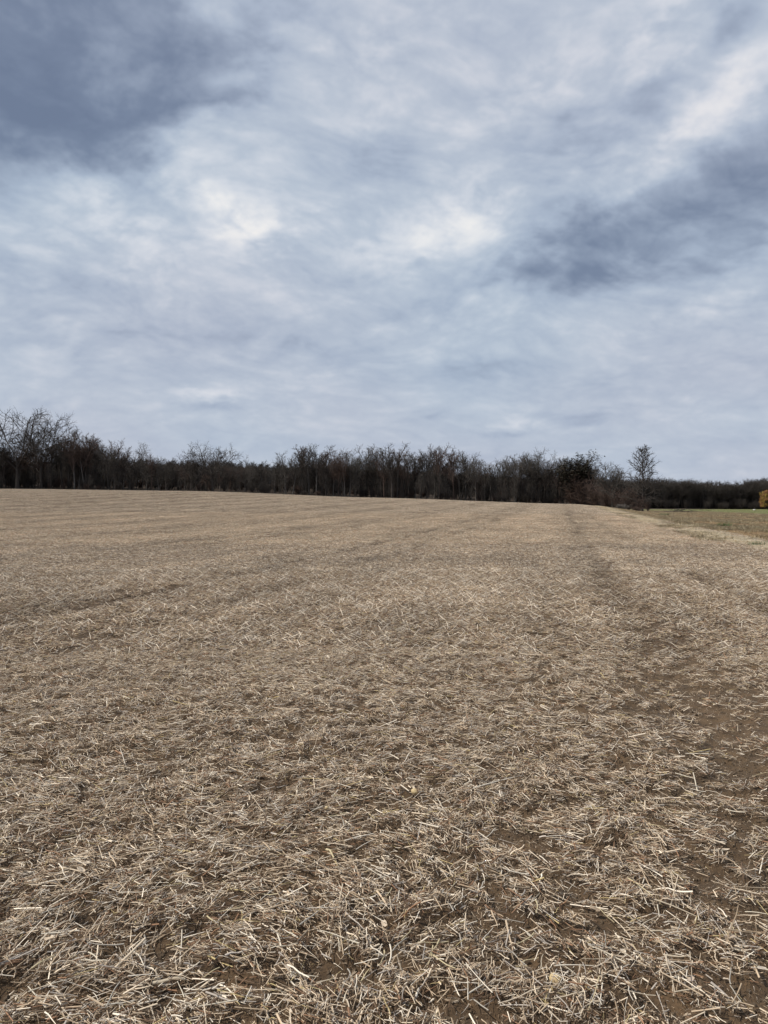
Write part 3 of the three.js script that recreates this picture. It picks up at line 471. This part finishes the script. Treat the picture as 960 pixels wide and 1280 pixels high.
{
  const verge = new THREE.Group(); verge.name = 'dry_grass_verge'; verge.userData = { kind: 'stuff', label: 'strip of bleached dry grass along the field boundary' }; scene.add(verge);
  const shapes = [1, 2, 3].map((i) => tuft(i, 34, 0.22, 0.115, 0.006, DRY, 2.8)), rows = shapes.map(() => []);
  const r = rng(77);
  for (let i = 0; i < 17000; i++) {
    const z = -(16 + 215 * Math.pow(r(), 1.15)), c = 7.6 + (-z > 120 ? 0.014 * (-z - 120) : 0), x = c + gauss(r) * (0.4 + 1.1 * r() * r()) + 0.9 * noise(z * 0.22, 2.2) + 0.5 * noise(z * 0.08, 5);
    if (noise(x * 0.35, z * 0.12 + 9) + 0.45 * (r() - 0.5) < 0.0 - 0.3 * smooth(40, 120, -z)) continue;
    const s = 0.6 + 0.8 * r(), b = 0.85 + 0.3 * r(); setStraw(m4, x, ground(x, z), z, r() * 6.283, 0, 0, s, s); rows[Math.floor(r() * 3)].push(...m4.elements, b, b, b);
  }
  addCopies(shapes, rows, M.green, 'tufts', verge);
  const crop = new THREE.Group(); crop.name = 'green_crop'; crop.userData = { kind: 'stuff', label: 'low green crop on the field beyond the boundary' }; scene.add(crop);
  const cs = [1, 2, 3].map((i) => tuft(40 + i, 260, 0.9, 0.10, 0.006, FRESH, 0.8)), cr = cs.map(() => []);
  for (let i = 0; i < 30000; i++) {
    const D = 60 + 390 * Math.sqrt(r()), px = 780 + 300 * r(), [x, z] = toWorld(px, D), e = regionOf(x, z); if (e < 36 || edgeOfWood(x, z) > 0) continue;
    if (noise(x * 0.06, z * 0.03) < -0.34 || r() < 0.5 - (e - 36) * 0.12) continue;
    const b = 0.85 + 0.3 * r() + 0.2 * noise(x * 0.05, z * 0.05); setStraw(m4, x, ground(x, z), z, r() * 6.283, 0, 0, 1, 1); cr[Math.floor(r() * 3)].push(...m4.elements, b, b, b);
  }
  addCopies(cs, cr, M.green, 'blades', crop);
  // weeds in the strip beyond the verge
  const weeds = new THREE.Group(); weeds.name = 'weed_cover'; weeds.userData = { kind: 'stuff', label: 'thin brown and green weeds on the strip beyond the dry grass' }; scene.add(weeds);
  const ws = [1, 2, 3].map((i) => tuft(70 + i, 44, 0.25, 0.17, 0.005, [[0.34, 0.265, 0.165], [0.28, 0.225, 0.125], [0.48, 0.385, 0.25], [0.235, 0.20, 0.10]], 1.0)), wrs = ws.map(() => []);
  for (let i = 0; i < 60000; i++) {
    const D = 14 + 240 * r(), X = D * (0.05 + 0.52 * r()), x = X * CY - D * SY, z = -(X * SY + D * CY), e = regionOf(x, z); if (e < 6.2 || e > 38) continue;
    if (noise(x * 0.25, z * 0.1 + 3) + 0.45 * noise(x * 1.3, z * 0.9) + 0.5 * (r() - 0.5) < (e < 8.5 ? 0.15 : -0.05)) continue;
    const s = 0.5 + 0.9 * r(), b = 0.75 + 0.6 * r() + (r() < 0.12 ? 0.7 : 0); setStraw(m4, x, ground(x, z), z, r() * 6.283, 0, 0, s, s); wrs[Math.floor(r() * 3)].push(...m4.elements, b, b, b);
  }
  addCopies(ws, wrs, M.green, 'plants', weeds);
  for (const [px, D, h, w, label] of [[905, 53, 0.42, 1.5, 'green grass clump growing in the dry grass strip, farther out of two'], [946, 29.5, 0.24, 0.9, 'green grass clump at the near end of the dry grass strip'], [830, 96, 0.4, 1.6, 'small green grass clump on the weedy strip short of the fallen tree']]) {
    const [x, z] = toWorld(px, D), t = new THREE.Mesh(tuft(px, 160, 0.35, h, 0.006, [[0.10, 0.16, 0.05], [0.14, 0.2, 0.06], [0.08, 0.13, 0.04]], 0.9), M.green); t.name = numbered('grass_clump'); t.scale.set(w, 1, w); t.position.set(x, ground(x, z), z); scene.add(t); tag(t, label, 'grass');
  }
}

// ---------------------------------------------------------------- things lying on top of the litter
function lay(name, g, m, px, py, yawDeg, len, rad, pitch = 0, lift = 0.02) {
  let D = EYE * FOCAL / (py - HORIZON); const [x, z] = toWorld(px, D), o = new THREE.Mesh(g, m); o.name = numbered(name); o.castShadow = o.receiveShadow = true;
  o.position.set(x, ground(x, z) + lift, z); o.rotation.order = 'YZX'; o.rotation.set(0, YAW + yawDeg * Math.PI / 180, pitch); o.scale.set(len, rad, rad); scene.add(o); return o;
}
{ // each with its own tone, a few shared materials
  const tones = [[0.62, 0.55, 0.43], [0.70, 0.63, 0.52], [0.50, 0.42, 0.31], [0.42, 0.38, 0.32], [0.55, 0.46, 0.28], [0.30, 0.24, 0.17]].map((c) => new THREE.MeshStandardMaterial({ name: 'stalk', color: new THREE.Color().setRGB(...c), roughness: 0.6 }));
  const shapes = [...Array(10)].map((_, i) => stalkShape(300 + i, 3 + 2.4 * (i % 5), 7, 6, i % 3 === 2 ? 0.5 : 1, 0.25 + 0.05 * (i % 6)));
  const tone = ['pale', 'nearly white', 'tan', 'grey', 'yellowish', 'dark brown'];
  tag(lay('stalk', shapes[3], tones[1], 617, 986, 37, 0.42, 0.0042, 0.03, 0.035), 'long pale forked stalk lying slantwise past the round tan stone', 'stalk');
  tag(lay('stalk', shapes[6], tones[2], 210, 1240, 8, 0.10, 0.006, 0, 0.03), 'short thick curved tan stalk lying on the straw', 'stalk');
  tag(lay('stalk', shapes[1], tones[4], 412, 1077, -32, 0.07, 0.006, 0, 0.03), 'short thick yellow stalk piece lying on the straw', 'stalk');
  tag(lay('stalk', shapes[2], tones[3], 335, 1130, 68, 0.36, 0.003, 0.08, 0.04), 'long thin grey stalk pointing away from the camera over the straw', 'stalk');
  tag(lay('stalk', shapes[6], tones[1], 440, 1062, 24, 0.24, 0.003, 0.05, 0.04), 'long thin pale stalk arched over a bare soil patch', 'stalk');
  tag(lay('stalk', shapes[0], tones[0], 870, 988, 80, 0.13, 0.0035, 0.5, 0.05), 'pale stalk standing half upright in the straw near the wheel track', 'stalk');
  const r = rng(123), count = {};
  for (let i = 0; i < 230; i++) {
    const py = 880 + 400 * Math.pow(r(), 0.7), px = 960 * r(), k = Math.floor(r() * shapes.length), t = Math.floor(r() * 5.6);
    const L = 0.08 + 0.10 * r() * r(), o = lay('stalk', shapes[k], tones[t], px, py, r() * 360, L, 0.0014 + 0.0016 * r(), gauss(r) * 0.14, 0.036 + 0.016 * r()), c = cover(o.position.x, o.position.z);
    const what = `${L > 0.12 ? 'long' : 'short'} ${tone[t]} ${k % 5 > 2 ? 'crooked' : 'straightish'}`, where = c > 0.75 ? 'thick litter' : c > 0.45 ? 'thin litter' : 'nearly bare soil';
    tag(o, `${what} straw stalk lying loose on ${where}`, 'stalk', `${what} stalks on ${where}`);
  }
  // scraps of dead leaf and husk
  const scrap = (seed) => { const g = new THREE.PlaneGeometry(1, 1, 5, 4), p = g.attributes.position, q = rng(seed), a = q() * 9, b = 2 + q() * 2; for (let i = 0; i < p.count; i++) { const u = p.getX(i), v = p.getY(i), e = Math.sqrt(Math.max(0.03, 1 - 3.4 * u * u)) * (0.8 + 0.5 * noise(u * 4 + a, 3)); p.setXYZ(i, u * 1.3, 0.16 * Math.sin(u * b * 2 + a) + 0.28 * v * v + 0.12 * noise(u * 3 + a, v * 3), v * e); } g.computeVertexNormals(); const g2 = g.clone(); return g2; };
  const leaves = [1, 2, 3, 4, 5].map(scrap), leafTones = [[0.56, 0.48, 0.38], [0.44, 0.35, 0.27], [0.58, 0.47, 0.35], [0.38, 0.29, 0.20]].map((c) => new THREE.MeshStandardMaterial({ name: 'dead_leaf', color: new THREE.Color().setRGB(...c), roughness: 0.8, side: THREE.DoubleSide }));
  const lt = ['pale grey', 'brown', 'light tan', 'dull brown'];
  const spots = [[437, 977], [445, 967], [100, 1103], [165, 1195], [688, 1040], [865, 1250], [480, 1172], [745, 1148], [780, 1210], [915, 1202], [698, 1250], [945, 1035], [955, 1230], [360, 1230], [60, 1195], [820, 1070], [550, 1020], [30, 1020], [235, 1010], [590, 1240], [640, 1120], [905, 878], [300, 950], [720, 960]];
  spots.forEach(([x, y], i) => { const o = lay('dead_leaf', leaves[i % 5], leafTones[i % 4], x, y, i * 77, 0.02 + 0.014 * ((i * 7) % 5) / 5, 1, 0.1, 0.045); const s = o.scale.x; o.scale.set(s, s * 0.7, s); tag(o, `${lt[i % 4]} curled scrap of dead leaf on the straw`, 'leaf', `${lt[i % 4]} leaf scraps on the straw`); });
  // stones
  for (const [px, py, s, label] of [[518, 998, 0.019, 'round tan pebble in the middle of the straw'], [695, 1249, 0.02, 'flat tan pebble on bare soil beside the straw'], [408, 1020, 0.011, 'tiny pale pebble among the straw']]) {
    const g = new THREE.IcosahedronGeometry(1, 3), p = g.attributes.position; for (let i = 0; i < p.count; i++) { const x = p.getX(i), y = p.getY(i), z = p.getZ(i), k = 1 + 0.16 * noise(x * 1.7 + px, z * 1.7 + y); p.setXYZ(i, x * k, y * k * 0.8, z * k * 0.9); } g.computeVertexNormals();
    const o = lay('pebble', g, M.stone, px, py, px, s, s, 0, s * 0.6 + 0.03); tag(o, label, 'pebble');
  }
}

renderer.render(scene, camera);
